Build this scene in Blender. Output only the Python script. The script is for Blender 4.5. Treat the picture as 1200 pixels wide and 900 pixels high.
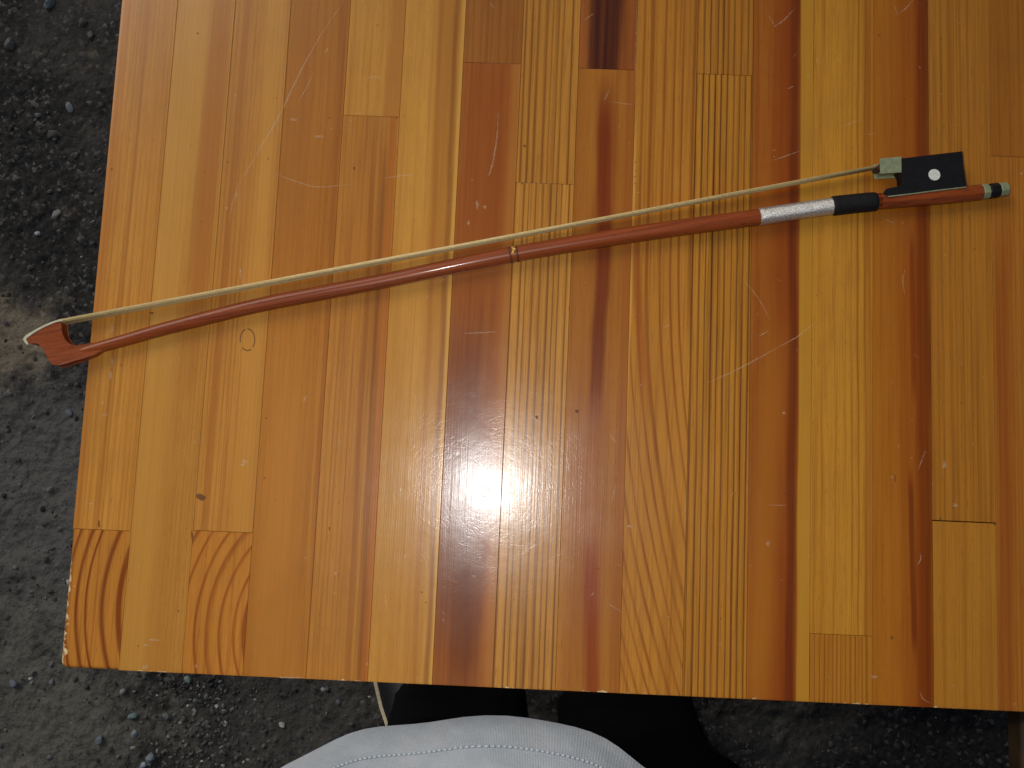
import bpy, bmesh, math, random
import numpy as np
from mathutils import Vector, Matrix, Euler

for o in list(bpy.data.objects):
    bpy.data.objects.remove(o)
sc = bpy.context.scene
C = sc.collection
R = math.radians

# ------------------------------------------------------------------ camera
TZ = 0.72                                   # height of the table top
FPX = 1187.95                               # focal length in pixels of a 1200 px wide picture
CAM = Vector((0.275137, 0.106281, TZ + 0.623015))
ROT = Euler((0.122896, 0.009804, 0.042819), 'XYZ')
cd = bpy.data.cameras.new('camera')
cd.sensor_fit = 'HORIZONTAL'
cd.sensor_width = 36.0
cd.lens = 36.0 * FPX / 1200.0
cd.clip_start = 0.01
cd.clip_end = 500.0
cam = bpy.data.objects.new('camera', cd)
C.objects.link(cam)
cam.location = CAM
cam.rotation_euler = ROT
sc.camera = cam
ROTM = ROT.to_matrix()

# ------------------------------------------------------------------ world, sun, flash
SUN_EL, SUN_AZ = R(40), R(-40)              # from the far left of the table
w = bpy.data.worlds.new('World')
sc.world = w
w.use_nodes = True
nt = w.node_tree
bg = nt.nodes['Background']
sky = nt.nodes.new('ShaderNodeTexSky')
sky.sky_type = 'NISHITA'
sky.sun_disc = False
sky.sun_elevation = SUN_EL
sky.sun_rotation = SUN_AZ
sky.dust_density = 4.0
sky.air_density = 1.0
nt.links.new(sky.outputs[0], bg.inputs[0])
bg.inputs[1].default_value = 0.05
sl = bpy.data.lights.new('sun', 'SUN')
sl.energy = 1.45
sl.angle = R(34)
sl.color = (1.0, 0.97, 0.92)
so = bpy.data.objects.new('sun', sl)
C.objects.link(so)
sd = Vector((math.sin(SUN_AZ) * math.cos(SUN_EL), math.cos(SUN_AZ) * math.cos(SUN_EL), math.sin(SUN_EL)))
so.rotation_euler = sd.to_track_quat('Z', 'Y').to_euler()
# the flash of the hand-held camera, whose glare stands on the varnish
fl = bpy.data.lights.new('camera_flash', 'AREA')
fl.shape = 'RECTANGLE'
fl.size, fl.size_y = 0.030, 0.016
fl.energy = 2.7
fl.spread = R(165)
fl.color = (1.0, 0.985, 0.96)
fo = bpy.data.objects.new('camera_flash', fl)
C.objects.link(fo)
fo.location = CAM + Vector((-0.0415, 0.0228, 0.004))
fo.rotation_euler = ROT

vs = sc.view_settings
sc.display_settings.display_device = 'sRGB'
vs.view_transform = 'Standard'
vs.look = 'None'
vs.exposure = -0.62
vs.gamma = 1.0
sc.render.engine = 'CYCLES'
sc.cycles.use_denoising = True
sc.cycles.max_bounces = 8

# ------------------------------------------------------------------ helpers
def at(u, v, z=TZ):
    """the point at height z that the photograph shows at pixel (u, v) of 1200 x 900"""
    d = ROTM @ Vector(((u - 600) / FPX, -(v - 450) / FPX, -1.0))
    t = (z - CAM.z) / d.z
    return Vector((CAM.x + t * d.x, CAM.y + t * d.y, z))

def tag(o, label=None, cat=None, group=None, kind=None):
    if label: o['label'] = label
    if cat: o['category'] = cat
    if group: o['group'] = group
    if kind: o['kind'] = kind
    return o

def empty(name, loc):
    o = bpy.data.objects.new(name, None)
    o.empty_display_size = 0.05
    C.objects.link(o)
    o.location = loc
    return o

def link_mesh(name, me, mat, parent=None, smooth=False):
    if mat is not None:
        me.materials.append(mat)
    if smooth:
        me.polygons.foreach_set('use_smooth', [True] * len(me.polygons))
    o = bpy.data.objects.new(name, me)
    C.objects.link(o)
    if parent is not None:
        o.parent = parent
        up = parent
        base = Vector((0, 0, 0))
        while up is not None:
            base += up.location
            up = up.parent
        o.location = -base
    return o

def obj(name, bm, mat, parent=None, smooth=False):
    me = bpy.data.meshes.new(name)
    bmesh.ops.recalc_face_normals(bm, faces=bm.faces)
    bm.to_mesh(me)
    bm.free()
    return link_mesh(name, me, mat, parent, smooth)

def add_box(bm, lo, hi, bevel=0.0, seg=2):
    b = bmesh.new()
    vs_ = [b.verts.new((x, y, z)) for z in (lo[2], hi[2]) for y in (lo[1], hi[1]) for x in (lo[0], hi[0])]
    for f in ((0, 2, 3, 1), (4, 5, 7, 6), (0, 1, 5, 4), (2, 6, 7, 3), (0, 4, 6, 2), (1, 3, 7, 5)):
        b.faces.new([vs_[i] for i in f])
    if bevel:
        bmesh.ops.bevel(b, geom=list(b.edges), offset=bevel, segments=seg, profile=0.5, affect='EDGES')
    m = bpy.data.meshes.new('tmp')
    b.to_mesh(m)
    b.free()
    bm.from_mesh(m)
    bpy.data.meshes.remove(m)

def tube(bm, pts, radii, n=16, caps=True, flat=1.0, phase=0.0):
    """round bar through pts"""
    pts = [Vector(p) for p in pts]
    rings = []
    for i, p in enumerate(pts):
        t = (pts[min(i + 1, len(pts) - 1)] - pts[max(i - 1, 0)]).normalized()
        up = Vector((0, 0, 1)) if abs(t.z) < 0.9 else Vector((0, 1, 0))
        s = t.cross(up).normalized()
        q = s.cross(t).normalized()
        ri = float(radii[i])
        rings.append([bm.verts.new(p + ri * (math.cos(a) * s + flat * math.sin(a) * q))
                      for a in [phase + 2 * math.pi * k / n for k in range(n)]])
    for a, b in zip(rings[:-1], rings[1:]):
        for k in range(n):
            bm.faces.new((a[k], a[(k + 1) % n], b[(k + 1) % n], b[k]))
    if caps:
        bm.faces.new(rings[0])
        bm.faces.new(rings[-1])
    return rings

def spline(pts, m):
    """Catmull-Rom through tuples, m samples per span"""
    P = np.array(pts, float)
    P = np.vstack([2 * P[0] - P[1], P, 2 * P[-1] - P[-2]])
    out = []
    for i in range(1, len(P) - 2):
        for k in range(m):
            t = k / m
            out.append(0.5 * ((2 * P[i]) + (-P[i - 1] + P[i + 1]) * t + (2 * P[i - 1] - 5 * P[i] + 4 * P[i + 1] - P[i + 2]) * t * t
                              + (-P[i - 1] + 3 * P[i] - 3 * P[i + 1] + P[i + 2]) * t ** 3))
    out.append(P[-2])
    return np.array(out)

def lin(c):
    def f(x):
        x = x / 255.0
        return x / 12.92 if x <= 0.04045 else ((x + 0.055) / 1.055) ** 2.4
    return (f(c[0]), f(c[1]), f(c[2]), 1.0)

def hash2(ix, iy, seed):
    h = (ix.astype(np.int64) * 374761393 + iy.astype(np.int64) * 668265263 + seed * 974634777) & 0xffffffff
    h = ((h ^ (h >> 13)) * 1274126177) & 0xffffffff
    h = h ^ (h >> 16)
    return (h & 0xffff) / 65535.0

def vnoise(x, y, seed):
    ix, iy = np.floor(x), np.floor(y)
    fx, fy = x - ix, y - iy
    fx = fx * fx * (3 - 2 * fx)
    fy = fy * fy * (3 - 2 * fy)
    a = hash2(ix, iy, seed); b = hash2(ix + 1, iy, seed)
    c = hash2(ix, iy + 1, seed); d = hash2(ix + 1, iy + 1, seed)
    return (a * (1 - fx) + b * fx) * (1 - fy) + (c * (1 - fx) + d * fx) * fy - 0.5

# ------------------------------------------------------------------ node helper
class NT:
    def __init__(self, name):
        self.m = bpy.data.materials.new(name)
        self.m.use_nodes = True
        self.t = self.m.node_tree
        self.bsdf = self.t.nodes['Principled BSDF']
    def n(self, typ, **kw):
        nd = self.t.nodes.new(typ)
        for k, v in kw.items():
            setattr(nd, k, v)
        return nd
    def put(self, sock, v):
        if isinstance(v, bpy.types.NodeSocket):
            self.t.links.new(v, sock)
        elif v is not None:
            sock.default_value = v
    def math(self, op, a, b=None, c=None, clamp=False):
        nd = self.n('ShaderNodeMath', operation=op, use_clamp=clamp)
        self.put(nd.inputs[0], a)
        if b is not None: self.put(nd.inputs[1], b)
        if c is not None: self.put(nd.inputs[2], c)
        return nd.outputs[0]
    def smooth(self, v, a, b, lo=0.0, hi=1.0):
        nd = self.n('ShaderNodeMapRange', interpolation_type='SMOOTHSTEP', clamp=True)
        self.put(nd.inputs[0], v)
        for i, q in enumerate((a, b, lo, hi)):
            self.put(nd.inputs[1 + i], q)
        return nd.outputs[0]
    def mix(self, f, a, b, blend='MIX'):
        nd = self.n('ShaderNodeMix', data_type='RGBA', blend_type=blend, clamp_factor=True)
        self.put(nd.inputs[0], f)
        self.put(nd.inputs[6], a)
        self.put(nd.inputs[7], b)
        return nd.outputs[2]
    def noise(self, vec, scale=1.0, detail=2.0, rough=0.5, dim='3D', wv=None, dist=0.0):
        nd = self.n('ShaderNodeTexNoise', noise_dimensions=dim)
        if vec is not None: self.put(nd.inputs['Vector'], vec)
        if wv is not None: self.put(nd.inputs['W'], wv)
        nd.inputs['Scale'].default_value = scale
        nd.inputs['Detail'].default_value = detail
        nd.inputs['Roughness'].default_value = rough
        nd.inputs['Distortion'].default_value = dist
        return nd.outputs[0]
    def scaled(self, vec, s, off=(0, 0, 0)):
        nd = self.n('ShaderNodeMapping')
        self.put(nd.inputs[0], vec)
        nd.inputs[1].default_value = off
        nd.inputs[3].default_value = s
        return nd.outputs[0]
    def ramp(self, v, stops):
        nd = self.n('ShaderNodeValToRGB')
        self.put(nd.inputs[0], v)
        e = nd.color_ramp.elements
        while len(e) < len(stops):
            e.new(0.5)
        for i, (p, c) in enumerate(stops):
            e[i].position = p
            e[i].color = c if len(c) == 4 else (*c, 1)
        return nd.outputs[0]
    def bump(self, h, strength, dist, normal=None):
        nd = self.n('ShaderNodeBump')
        nd.inputs['Strength'].default_value = strength
        nd.inputs['Distance'].default_value = dist
        self.put(nd.inputs['Height'], h)
        if normal is not None: self.put(nd.inputs['Normal'], normal)
        return nd.outputs[0]
    def obj(self):
        return self.n('ShaderNodeTexCoord').outputs['Object']
    def set(self, **kw):
        for k, v in kw.items():
            self.put(self.bsdf.inputs[k.replace('_', ' ')], v)

def plain(name, col, rough=0.5, noise_scale=200, var=0.15, bump=0.0, bscale=800, **kw):
    N = NT(name)
    co = N.obj()
    f = N.noise(co, noise_scale, 3)
    a = tuple(c * (1 - var) for c in col[:3]) + (1,)
    b = tuple(min(1, c * (1 + var)) for c in col[:3]) + (1,)
    N.set(Base_Color=N.mix(N.smooth(f, 0.3, 0.7), a, b), Roughness=rough)
    if bump:
        N.set(Normal=N.bump(N.noise(co, bscale, 3), bump, 0.001))
    N.set(**kw)
    return N.m

# ------------------------------------------------------------------ varnished pine of the staves
GAIN = 1.0
def tone(c):
    a = lin(c)
    return (a[0] * 0.96, a[1] * 1.04, a[2] * 0.80, 1.0)
def wood(org, seed, base, ring, period=9, contrast=0.5, warp=1.0, slope=0.0, bend=None, arc=None,
         streaks=(), vary=1.0, sharp=0.8, edge_wear=None, lightsaw=0.0, cont_mod=0.6, ringrange=None):
    """org: origin of the stave. Lengths in photo pixels at the table (0.524 mm). arc=(u,v,squash): rings
    round a centre; slope/bend: lean of the rings; streaks: ((u0,v0),(u1,v1),half width px,colour,alpha,soft,wobble[,v range])"""
    px = 0.000524
    N = NT('varnished_pine')
    co = N.obj()
    off = (seed * 3.17, seed * 1.73, seed * 0.37)
    sep = N.n('ShaderNodeSeparateXYZ'); N.put(sep.inputs[0], co)
    X, Y = sep.outputs[0], sep.outputs[1]
    w1 = N.noise(N.scaled(co, (45, 7, 0), off), 1.0, 2.0)
    w1c = N.math('SUBTRACT', w1, 0.5)
    Xw = N.math('MULTIPLY_ADD', w1c, 9 * px * warp, X)
    if arc:
        c = at(arc[0], arc[1]) - org
        dx = N.math('SUBTRACT', Xw, c.x)
        dy = N.math('MULTIPLY', N.math('SUBTRACT', Y, c.y), arc[2])
        U = N.math('SQRT', N.math('ADD', N.math('MULTIPLY', dx, dx), N.math('MULTIPLY', dy, dy)))
    else:
        U = Xw
        if slope:
            U = N.math('MULTIPLY_ADD', Y, slope, U)
        if bend:
            yb = at(*bend[:2]).y - org.y
            dy = N.math('MAXIMUM', N.math('SUBTRACT', yb, Y), 0.0)
            U = N.math('SUBTRACT', U, N.math('MULTIPLY', N.math('POWER', dy, bend[3]), bend[2]))
    wr = N.noise(None, 1.0 / (period * px * 2.3), 2.0, dim='1D', wv=N.math('ADD', U, seed * 0.71))
    U2 = N.math('MULTIPLY_ADD', wr, period * px * 1.3, U)
    fr = N.math('FRACT', N.math('ADD', N.math('DIVIDE', U2, period * px), seed * 0.137 + 50))
    linev = N.ramp(fr, [(0.0, (0.06,) * 3), (0.25, (0.0,) * 3), (sharp - 0.22, (0.10,) * 3), (sharp - 0.02, (1,) * 3), (sharp + 0.07, (0.95,) * 3), (min(sharp + 0.17, 0.99), (0.06,) * 3)])
    amp = N.smooth(N.noise(N.scaled(co, (90, 4, 0), off), 1.0, 2.0), 0.3, 0.7, 1 - cont_mod, 1.0)
    lf = N.math('MULTIPLY', N.math('MULTIPLY', linev, amp), contrast, clamp=True)
    if ringrange:
        a = at(ringrange[0], 450).x - org.x; b = at(ringrange[1], 450).x - org.x
        lf = N.math('MULTIPLY', lf, N.smooth(X, a, b))
    A = tone(base); B = tone(ring)
    # broad tone drift along the stave and fine fibres
    big = N.smooth(N.noise(N.scaled(co, (38, 3, 0), off), 1.0, 3.0), 0.25, 0.75)
    A1 = tuple(c * k for c, k in zip(A[:3], (1 - 0.15 * vary, 1 - 0.22 * vary, 1 - 0.28 * vary))) + (1,)
    A2 = tuple(min(1, c * k) for c, k in zip(A[:3], (1 + 0.09 * vary, 1 + 0.12 * vary, 1 + 0.16 * vary))) + (1,)
    col = N.mix(big, A1, A2)
    col = N.mix(lf, col, B)
    mott = N.smooth(N.noise(N.scaled(co, (160, 70, 0), off), 1.0, 3.0), 0.3, 0.7)
    col = N.mix(N.math('MULTIPLY', mott, 0.14), col, (0.33, 0.14, 0.025, 1))
    fib = N.noise(N.scaled(co, (1500, 22, 0), off), 1.0, 3.0, 0.65)
    col = N.mix(N.smooth(fib, 0.45, 0.75, 0.0, 0.42), col, B)
    fib2 = N.noise(N.scaled(co, (420, 5, 0), off), 1.0, 2.0, 0.6)
    col = N.mix(N.smooth(fib2, 0.48, 0.72, 0.0, 0.36), col, B)
    por = N.noise(N.scaled(co, (2600, 130, 0), off), 1.0, 1.0)
    col = N.mix(N.smooth(por, 0.66, 0.74, 0.0, 0.35), col, lin((95, 45, 15)))
    for s in streaks:
        (u0, v0), (u1, v1), hw, c, al, soft, wob = s[:7]
        p0, p1 = at(u0, v0) - org, at(u1, v1) - org
        k = (p1.x - p0.x) / (p1.y - p0.y)
        xc = N.math('MULTIPLY_ADD', Y, k, p0.x - k * p0.y)
        ww = N.math('MULTIPLY', N.math('SUBTRACT', N.noise(N.scaled(co, (20, 9, 0), (seed + u0, v0, 1)), 1.0, 3.0), 0.5), wob * 2 * px)
        fw = N.math('MULTIPLY', N.math('SUBTRACT', N.noise(N.scaled(co, (260, 14, 0), (seed + u0, v0, 2)), 1.0, 2.0), 0.5), hw * soft * px * 0.9)
        d = N.math('ABSOLUTE', N.math('ADD', N.math('SUBTRACT', X, xc), ww))
        d = N.math('ADD', d, fw)
        f = N.smooth(d, hw * px * (1 - soft), hw * px * (1 + soft), 1.0, 0.0)
        f = N.math('MULTIPLY', f, al)
        f = N.math('MULTIPLY', f, N.smooth(fib2, 0.2, 0.7, 0.75, 1.0))
        if len(s) > 7:                                   # fades in and out along the stave
            va, vb, sf = s[7]
            ya, yb = at(u0, va).y - org.y, at(u0, vb).y - org.y
            f = N.math('MULTIPLY', f, N.smooth(Y, ya + sf * px, ya - sf * px))
            f = N.math('MULTIPLY', f, N.smooth(Y, yb - sf * px, yb + sf * px))
        col = N.mix(f, col, tone(c))
    # scuffed dirt and rubbed places of the varnish, in table measure
    geo = N.n('ShaderNodeNewGeometry').outputs['Position']
    dirt = N.smooth(N.noise(N.scaled(geo, (14, 9, 1)), 1.0, 4.0, 0.6), 0.56, 0.75, 0.0, 0.16)
    col = N.mix(dirt, col, lin((118, 82, 48)))
    if edge_wear:
        sepg = N.n('ShaderNodeSeparateXYZ'); N.put(sepg.inputs[0], geo)
        en = N.noise(geo, 170, 4.0, 0.65)
        wear = N.smooth(N.math('MULTIPLY_ADD', sepg.outputs[1], -105, en), 0.52, 0.56)
        wear = N.math('MULTIPLY', wear, N.smooth(N.noise(geo, 34, 2), 0.53, 0.6))
        wear = N.math('MULTIPLY', wear, 0.75)
        if edge_wear == 'corner':
            dxl = N.math('SUBTRACT', sepg.outputs[0], 0.0017)
            wl = N.smooth(N.math('MULTIPLY_ADD', dxl, -60, en), 0.40, 0.47)
            near = N.smooth(N.math('MULTIPLY_ADD', N.noise(geo, 60, 2), -0.08, sepg.outputs[1]), 0.03, 0.0)
            wl = N.math('MULTIPLY', wl, near)
            wear = N.math('MAXIMUM', wear, wl)
        col = N.mix(wear, col, lin((222, 198, 152)))
    hs = N.n('ShaderNodeHueSaturation')
    hs.inputs['Value'].default_value = GAIN
    N.put(hs.inputs['Color'], col)
    col = hs.outputs[0]
    # varnish: fine hairline scratches and a slight orange peel
    peel = N.noise(N.scaled(geo, (1, 1, 1)), 210, 3.0, 0.55)
    v1 = N.n('ShaderNodeTexVoronoi', feature='DISTANCE_TO_EDGE'); N.put(v1.inputs['Vector'], N.scaled(geo, (1, 1, 0))); v1.inputs['Scale'].default_value = 230
    v2 = N.n('ShaderNodeTexVoronoi', feature='DISTANCE_TO_EDGE'); N.put(v2.inputs['Vector'], N.scaled(geo, (0.8, 1.1, 0), (3, 1, 0))); v2.inputs['Scale'].default_value = 560
    hair = N.math('ADD', N.smooth(v1.outputs[0], 0.0, 0.06, -1.0, 0.0), N.smooth(v2.outputs[0], 0.0, 0.08, -0.6, 0.0))
    mask = N.smooth(N.noise(geo, 60, 3.0), 0.42, 0.62)
    hair = N.math('MULTIPLY', hair, mask)
    long = N.noise(N.scaled(co, (1100, 14, 0), off), 1.0, 2.0)
    b0 = N.bump(long, 0.07, 0.0005)
    b1 = N.bump(peel, 0.05, 0.0008, b0)
    b2 = N.bump(hair, 0.062, 0.0002, b1)
    rn = N.smooth(N.noise(geo, 35, 4.0, 0.65), 0.35, 0.7, 0.16, 0.22)
    N.set(Base_Color=col, Roughness=0.30, Specular_IOR_Level=0.16, Coat_Weight=0.6, Coat_Roughness=rn, Coat_IOR=1.42,
          Coat_Normal=b2, Normal=b0)
    return N.m

# ------------------------------------------------------------------ ground
def make_ground():
    def axis(a, b, step, far):
        d = list(np.arange(a, b, step))
        lo, hi = [], []
        s, x = step, a
        while x > -far:
            s *= 1.35; x -= s; lo.append(x)
        s, x = step, d[-1]
        while x < far:
            s *= 1.35; x += s; hi.append(x)
        return np.array(lo[::-1] + d + hi)
    xs, ys = axis(-0.62, 1.05, 0.0026, 60), axis(-0.34, 0.72, 0.0026, 60)
    gx, gy = np.meshgrid(xs, ys)
    h = np.zeros_like(gx)
    for s, a, sd_ in ((0.13, 0.010, 1), (0.045, 0.006, 2), (0.017, 0.0042, 3), (0.0085, 0.0036, 4), (0.0052, 0.0030, 5)):
        h += a * vnoise(gx / s + 100, gy / s + 100, sd_)
    inside = np.clip(np.minimum(np.minimum(gx + 0.9, 1.35 - gx), np.minimum(gy + 0.6, 1.0 - gy)) / 0.2, 0, 1)
    h *= inside
    nx, ny = len(xs), len(ys)
    co = np.stack([gx, gy, h - 0.004], -1).reshape(-1, 3)
    i = np.arange(nx * ny).reshape(ny, nx)
    q = np.stack([i[:-1, :-1], i[:-1, 1:], i[1:, 1:], i[1:, :-1]], -1).reshape(-1, 4)
    me = bpy.data.meshes.new('ground')
    me.vertices.add(len(co)); me.vertices.foreach_set('co', co.ravel())
    me.loops.add(q.size); me.loops.foreach_set('vertex_index', q.ravel())
    me.polygons.add(len(q)); me.polygons.foreach_set('loop_start', np.arange(0, q.size, 4)); me.polygons.foreach_set('loop_total', np.full(len(q), 4))
    me.update()
    N = NT('dusty_asphalt')
    co_ = N.obj()
    dust = N.smooth(N.noise(co_, 4.5, 5, 0.6), 0.47, 0.68)
    vor = N.n('ShaderNodeTexVoronoi'); N.put(vor.inputs['Vector'], co_); vor.inputs['Scale'].default_value = 210
    sp = N.n('ShaderNodeSeparateColor'); N.put(sp.inputs[0], vor.outputs['Color'])
    grain = N.ramp(sp.outputs[0], [(0.0, lin((44, 44, 44))), (0.6, lin((62, 61, 60))), (0.9, lin((80, 79, 77))), (1.0, lin((134, 132, 128)))])
    f = N.smooth(N.noise(co_, 330, 4, 0.7), 0.3, 0.75)
    col = N.mix(f, grain, lin((56, 55, 54)))
    col = N.mix(N.math('MULTIPLY', dust, 0.8), col, lin((92, 89, 84)))
    sand = N.smooth(N.noise(N.scaled(co_, (1, 1, 1), (5.3, 2.1, 0)), 9, 5, 0.62), 0.6, 0.75, 0.0, 0.7)
    col = N.mix(sand, col, lin((146, 136, 118)))
    for (u, v), rad, kol, al in (((50, 600), 0.24, (108, 107, 104), 0.85), ((14, 398), 0.07, (150, 138, 118), 0.7), ((45, 855), 0.2, (113, 112, 104), 0.8), ((330, 850), 0.12, (84, 82, 78), 0.6)):  # dust and sand; the left patches also paint in brighter, better lit ground
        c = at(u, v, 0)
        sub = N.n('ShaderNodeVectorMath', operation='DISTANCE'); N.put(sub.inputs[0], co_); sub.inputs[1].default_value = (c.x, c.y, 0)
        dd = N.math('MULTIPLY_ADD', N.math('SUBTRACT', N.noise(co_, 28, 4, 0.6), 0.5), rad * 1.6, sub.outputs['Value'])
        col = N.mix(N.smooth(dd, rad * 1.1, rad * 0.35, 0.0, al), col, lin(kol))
    blk = N.smooth(N.noise(co_, 190, 3, 0.6), 0.56, 0.70, 0.0, 0.5)
    col = N.mix(blk, col, lin((48, 48, 47)))
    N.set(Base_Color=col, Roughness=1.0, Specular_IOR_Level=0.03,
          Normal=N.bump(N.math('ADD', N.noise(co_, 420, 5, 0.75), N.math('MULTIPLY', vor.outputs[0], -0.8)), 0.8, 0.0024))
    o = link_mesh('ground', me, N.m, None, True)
    tag(o, kind='structure')
    def height(x, y):
        hh = 0.0
        x = np.array([x]); y = np.array([y])
        for s, a, sd_ in ((0.13, 0.010, 1), (0.045, 0.006, 2), (0.017, 0.0042, 3), (0.0085, 0.0036, 4), (0.0052, 0.0030, 5)):
            hh += a * vnoise(x / s + 100, y / s + 100, sd_)[0]
        return hh - 0.004
    return height
height = make_ground()

def pebble_material():
    N = NT('pebble_stone')
    a = N.n('ShaderNodeAttribute', attribute_name='stone').outputs['Color']
    co = N.obj()
    f = N.noise(co, 520, 4, 0.65)
    col = N.mix(N.smooth(f, 0.3, 0.75, 0.0, 0.4), a, (0.05, 0.048, 0.045, 1))
    N.set(Base_Color=col, Roughness=0.8, Specular_IOR_Level=0.3, Normal=N.bump(f, 0.4, 0.0008))
    return N.m
PEB = pebble_material()

ico = bmesh.new()
bmesh.ops.create_icosphere(ico, subdivisions=1, radius=1.0)
ICO_V = np.array([v.co[:] for v in ico.verts]); ICO_F = [[v.index for v in f.verts] for f in ico.faces]
bmesh.ops.subdivide_edges(ico, edges=ico.edges, cuts=1, use_grid_fill=True)
for v in ico.verts: v.co.normalize()
ICO2_V = np.array([v.co[:] for v in ico.verts]); ICO2_F = [[v.index for v in f.verts] for f in ico.faces]
ico.free()

def pebble_shape(rng, V, r, flat):
    a = rng.normal(size=(3, 3))
    q, _ = np.linalg.qr(a)
    P = V * (1 + 0.28 * (rng.random((len(V), 1)) - 0.5))
    for _ in range(3):                                    # knock flat facets on
        n = rng.normal(size=3); n /= np.linalg.norm(n)
        d = P @ n
        P = P - np.outer(np.maximum(d - 0.68, 0), n)
    P = (P * np.array([1.0, 0.82 - 0.2 * rng.random(), 0.6])) @ q.T
    P[:, 2] *= flat
    return P * r

def stone_colour(rng):
    k = rng.random()
    if k < 0.66:
        g = rng.uniform(0.035, 0.12); return (g, g * 0.98, g * 0.95, 1)
    if k < 0.84:
        g = rng.uniform(0.09, 0.2); return (g * 0.93, g, g * 1.04, 1)
    if k < 0.95:
        g = rng.uniform(0.12, 0.24); return (g * 1.06, g, g * 0.86, 1)
    g = rng.uniform(0.3, 0.6); return (g, g, g * 0.97, 1)

def gravel():
    rng = np.random.default_rng(11)
    V, F, K = [], [], []
    n = 0
    def put(x, y, r, kol=None):
        nonlocal n
        P = pebble_shape(rng, ICO_V, r, 0.85) + np.array([x, y, height(x, y) + r * 0.15])
        V.append(P); F.extend([[i + n for i in f] for f in ICO_F]); n += len(P)
        c = kol or stone_colour(rng)
        K.extend([c] * len(P))
    for _ in range(9000):
        u = rng.random()
        if u < 0.45:
            x, y = rng.uniform(-0.5, 0.06), rng.uniform(-0.26, 0.66)
        elif u < 0.7:
            x, y = rng.uniform(-0.5, 0.95), rng.uniform(-0.27, 0.0)
        else:
            x, y = rng.uniform(-0.5, 0.95), rng.uniform(-0.3, 0.66)
        if vnoise(np.array([x / 0.09 + 40]), np.array([y / 0.09 + 40]), 9)[0] < rng.uniform(-0.42, 0.3):
            continue
        put(x, y, min(0.0007 * (1 / max(rng.random(), 0.02)) ** 0.62, 0.0055))
    for _ in range(520):                                   # the loose patch before the table's corner
        c = at(225, 845, 0)
        x, y = c.x + rng.normal() * 0.045, c.y + rng.normal() * 0.05
        put(x, y, rng.uniform(0.0012, 0.0044))
    me = bpy.data.meshes.new('gravel')
    me.from_pydata(np.vstack(V).tolist(), [], F)
    at_ = me.color_attributes.new('stone', 'FLOAT_COLOR', 'POINT')
    at_.data.foreach_set('color', np.array(K).ravel())
    tag(link_mesh('gravel', me, PEB), 'small loose grey gravel scattered over the asphalt', kind='stuff')
gravel()

def pebbles():
    rng = np.random.default_rng(5)
    L = [(15, 801, 12, (0.15, 0.17, 0.21), 'blue grey pebble alone left of the table corner'),
         (57, 2, 15, (0.17, 0.23, 0.24), 'pale teal pebble at the top edge of the photo left of the table'),
         (82, 126, 13, (0.26, 0.29, 0.33), 'pale blue grey pebble on asphalt, upper left of the table edge'),
         (63, 249, 12, (0.34, 0.34, 0.33), 'angular light grey pebble above the bow tip'),
         (94, 280, 15, (0.13, 0.14, 0.145), 'flat mid grey pebble close to the left table edge above the bow'),
         (41, 272, 7, (0.55, 0.57, 0.62), 'small bright whitish pebble above the bow tip'),
         (79, 483, 11, (0.15, 0.17, 0.2), 'bluish pebble beside the left table edge below the bow tip'),
         (218, 797, 10, (0.24, 0.32, 0.29), 'pale green pebble touching the front table edge in view'),
         (143, 811, 9, (0.38, 0.36, 0.33), 'pale cream pebble just below the table corner'),
         (153, 840, 11, (0.17, 0.24, 0.24), 'teal oval pebble in the loose gravel below the corner'),
         (157, 861, 11, (0.24, 0.29, 0.3), 'light teal pebble under the teal oval one'),
         (116, 867, 12, (0.2, 0.24, 0.27), 'blue grey oval pebble at the left of the loose gravel'),
         (193, 841, 12, (0.15, 0.15, 0.16), 'squarish dark grey pebble in the middle of the loose gravel'),
         (175, 889, 14, (0.2, 0.24, 0.28), 'upright blue grey pebble at the bottom of the loose gravel'),
         (167, 898, 11, (0.36, 0.4, 0.47), 'pale bluish pebble at the bottom edge of the photo'),
         (9, 50, 16, (0.14, 0.14, 0.135), 'broad grey pebble at the left edge of the photo near the top'),
         (95, 24, 11, (0.13, 0.13, 0.13), 'dull grey pebble near the top, left of the table'),
         (105, 40, 11, (0.12, 0.12, 0.12), 'dark grey pebble just below the dull one near the top'),
         (60, 157, 14, (0.1, 0.1, 0.1), 'dark flat pebble below the pale blue grey one'),
         (21, 405, 9, (0.3, 0.26, 0.2), 'sandy pebble beside the tip of the bow')]
    for u, v, d, c, lab in L:
        p = at(u, v, 0.002)
        r = d * 1.13e-3 * 0.56
        P = pebble_shape(rng, ICO2_V, r, 0.85)
        me = bpy.data.meshes.new('pebble')
        me.from_pydata(P.tolist(), [], ICO2_F)
        a = me.color_attributes.new('stone', 'FLOAT_COLOR', 'POINT')
        a.data.foreach_set('color', np.array([(*c, 1)] * len(P)).ravel())
        o = link_mesh('pebble', me, PEB)
        o.location = (p.x, p.y, height(p.x, p.y) + r * 0.28)
        tag(o, lab, 'pebble', 'larger pebbles lying on the asphalt')
pebbles()

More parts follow.
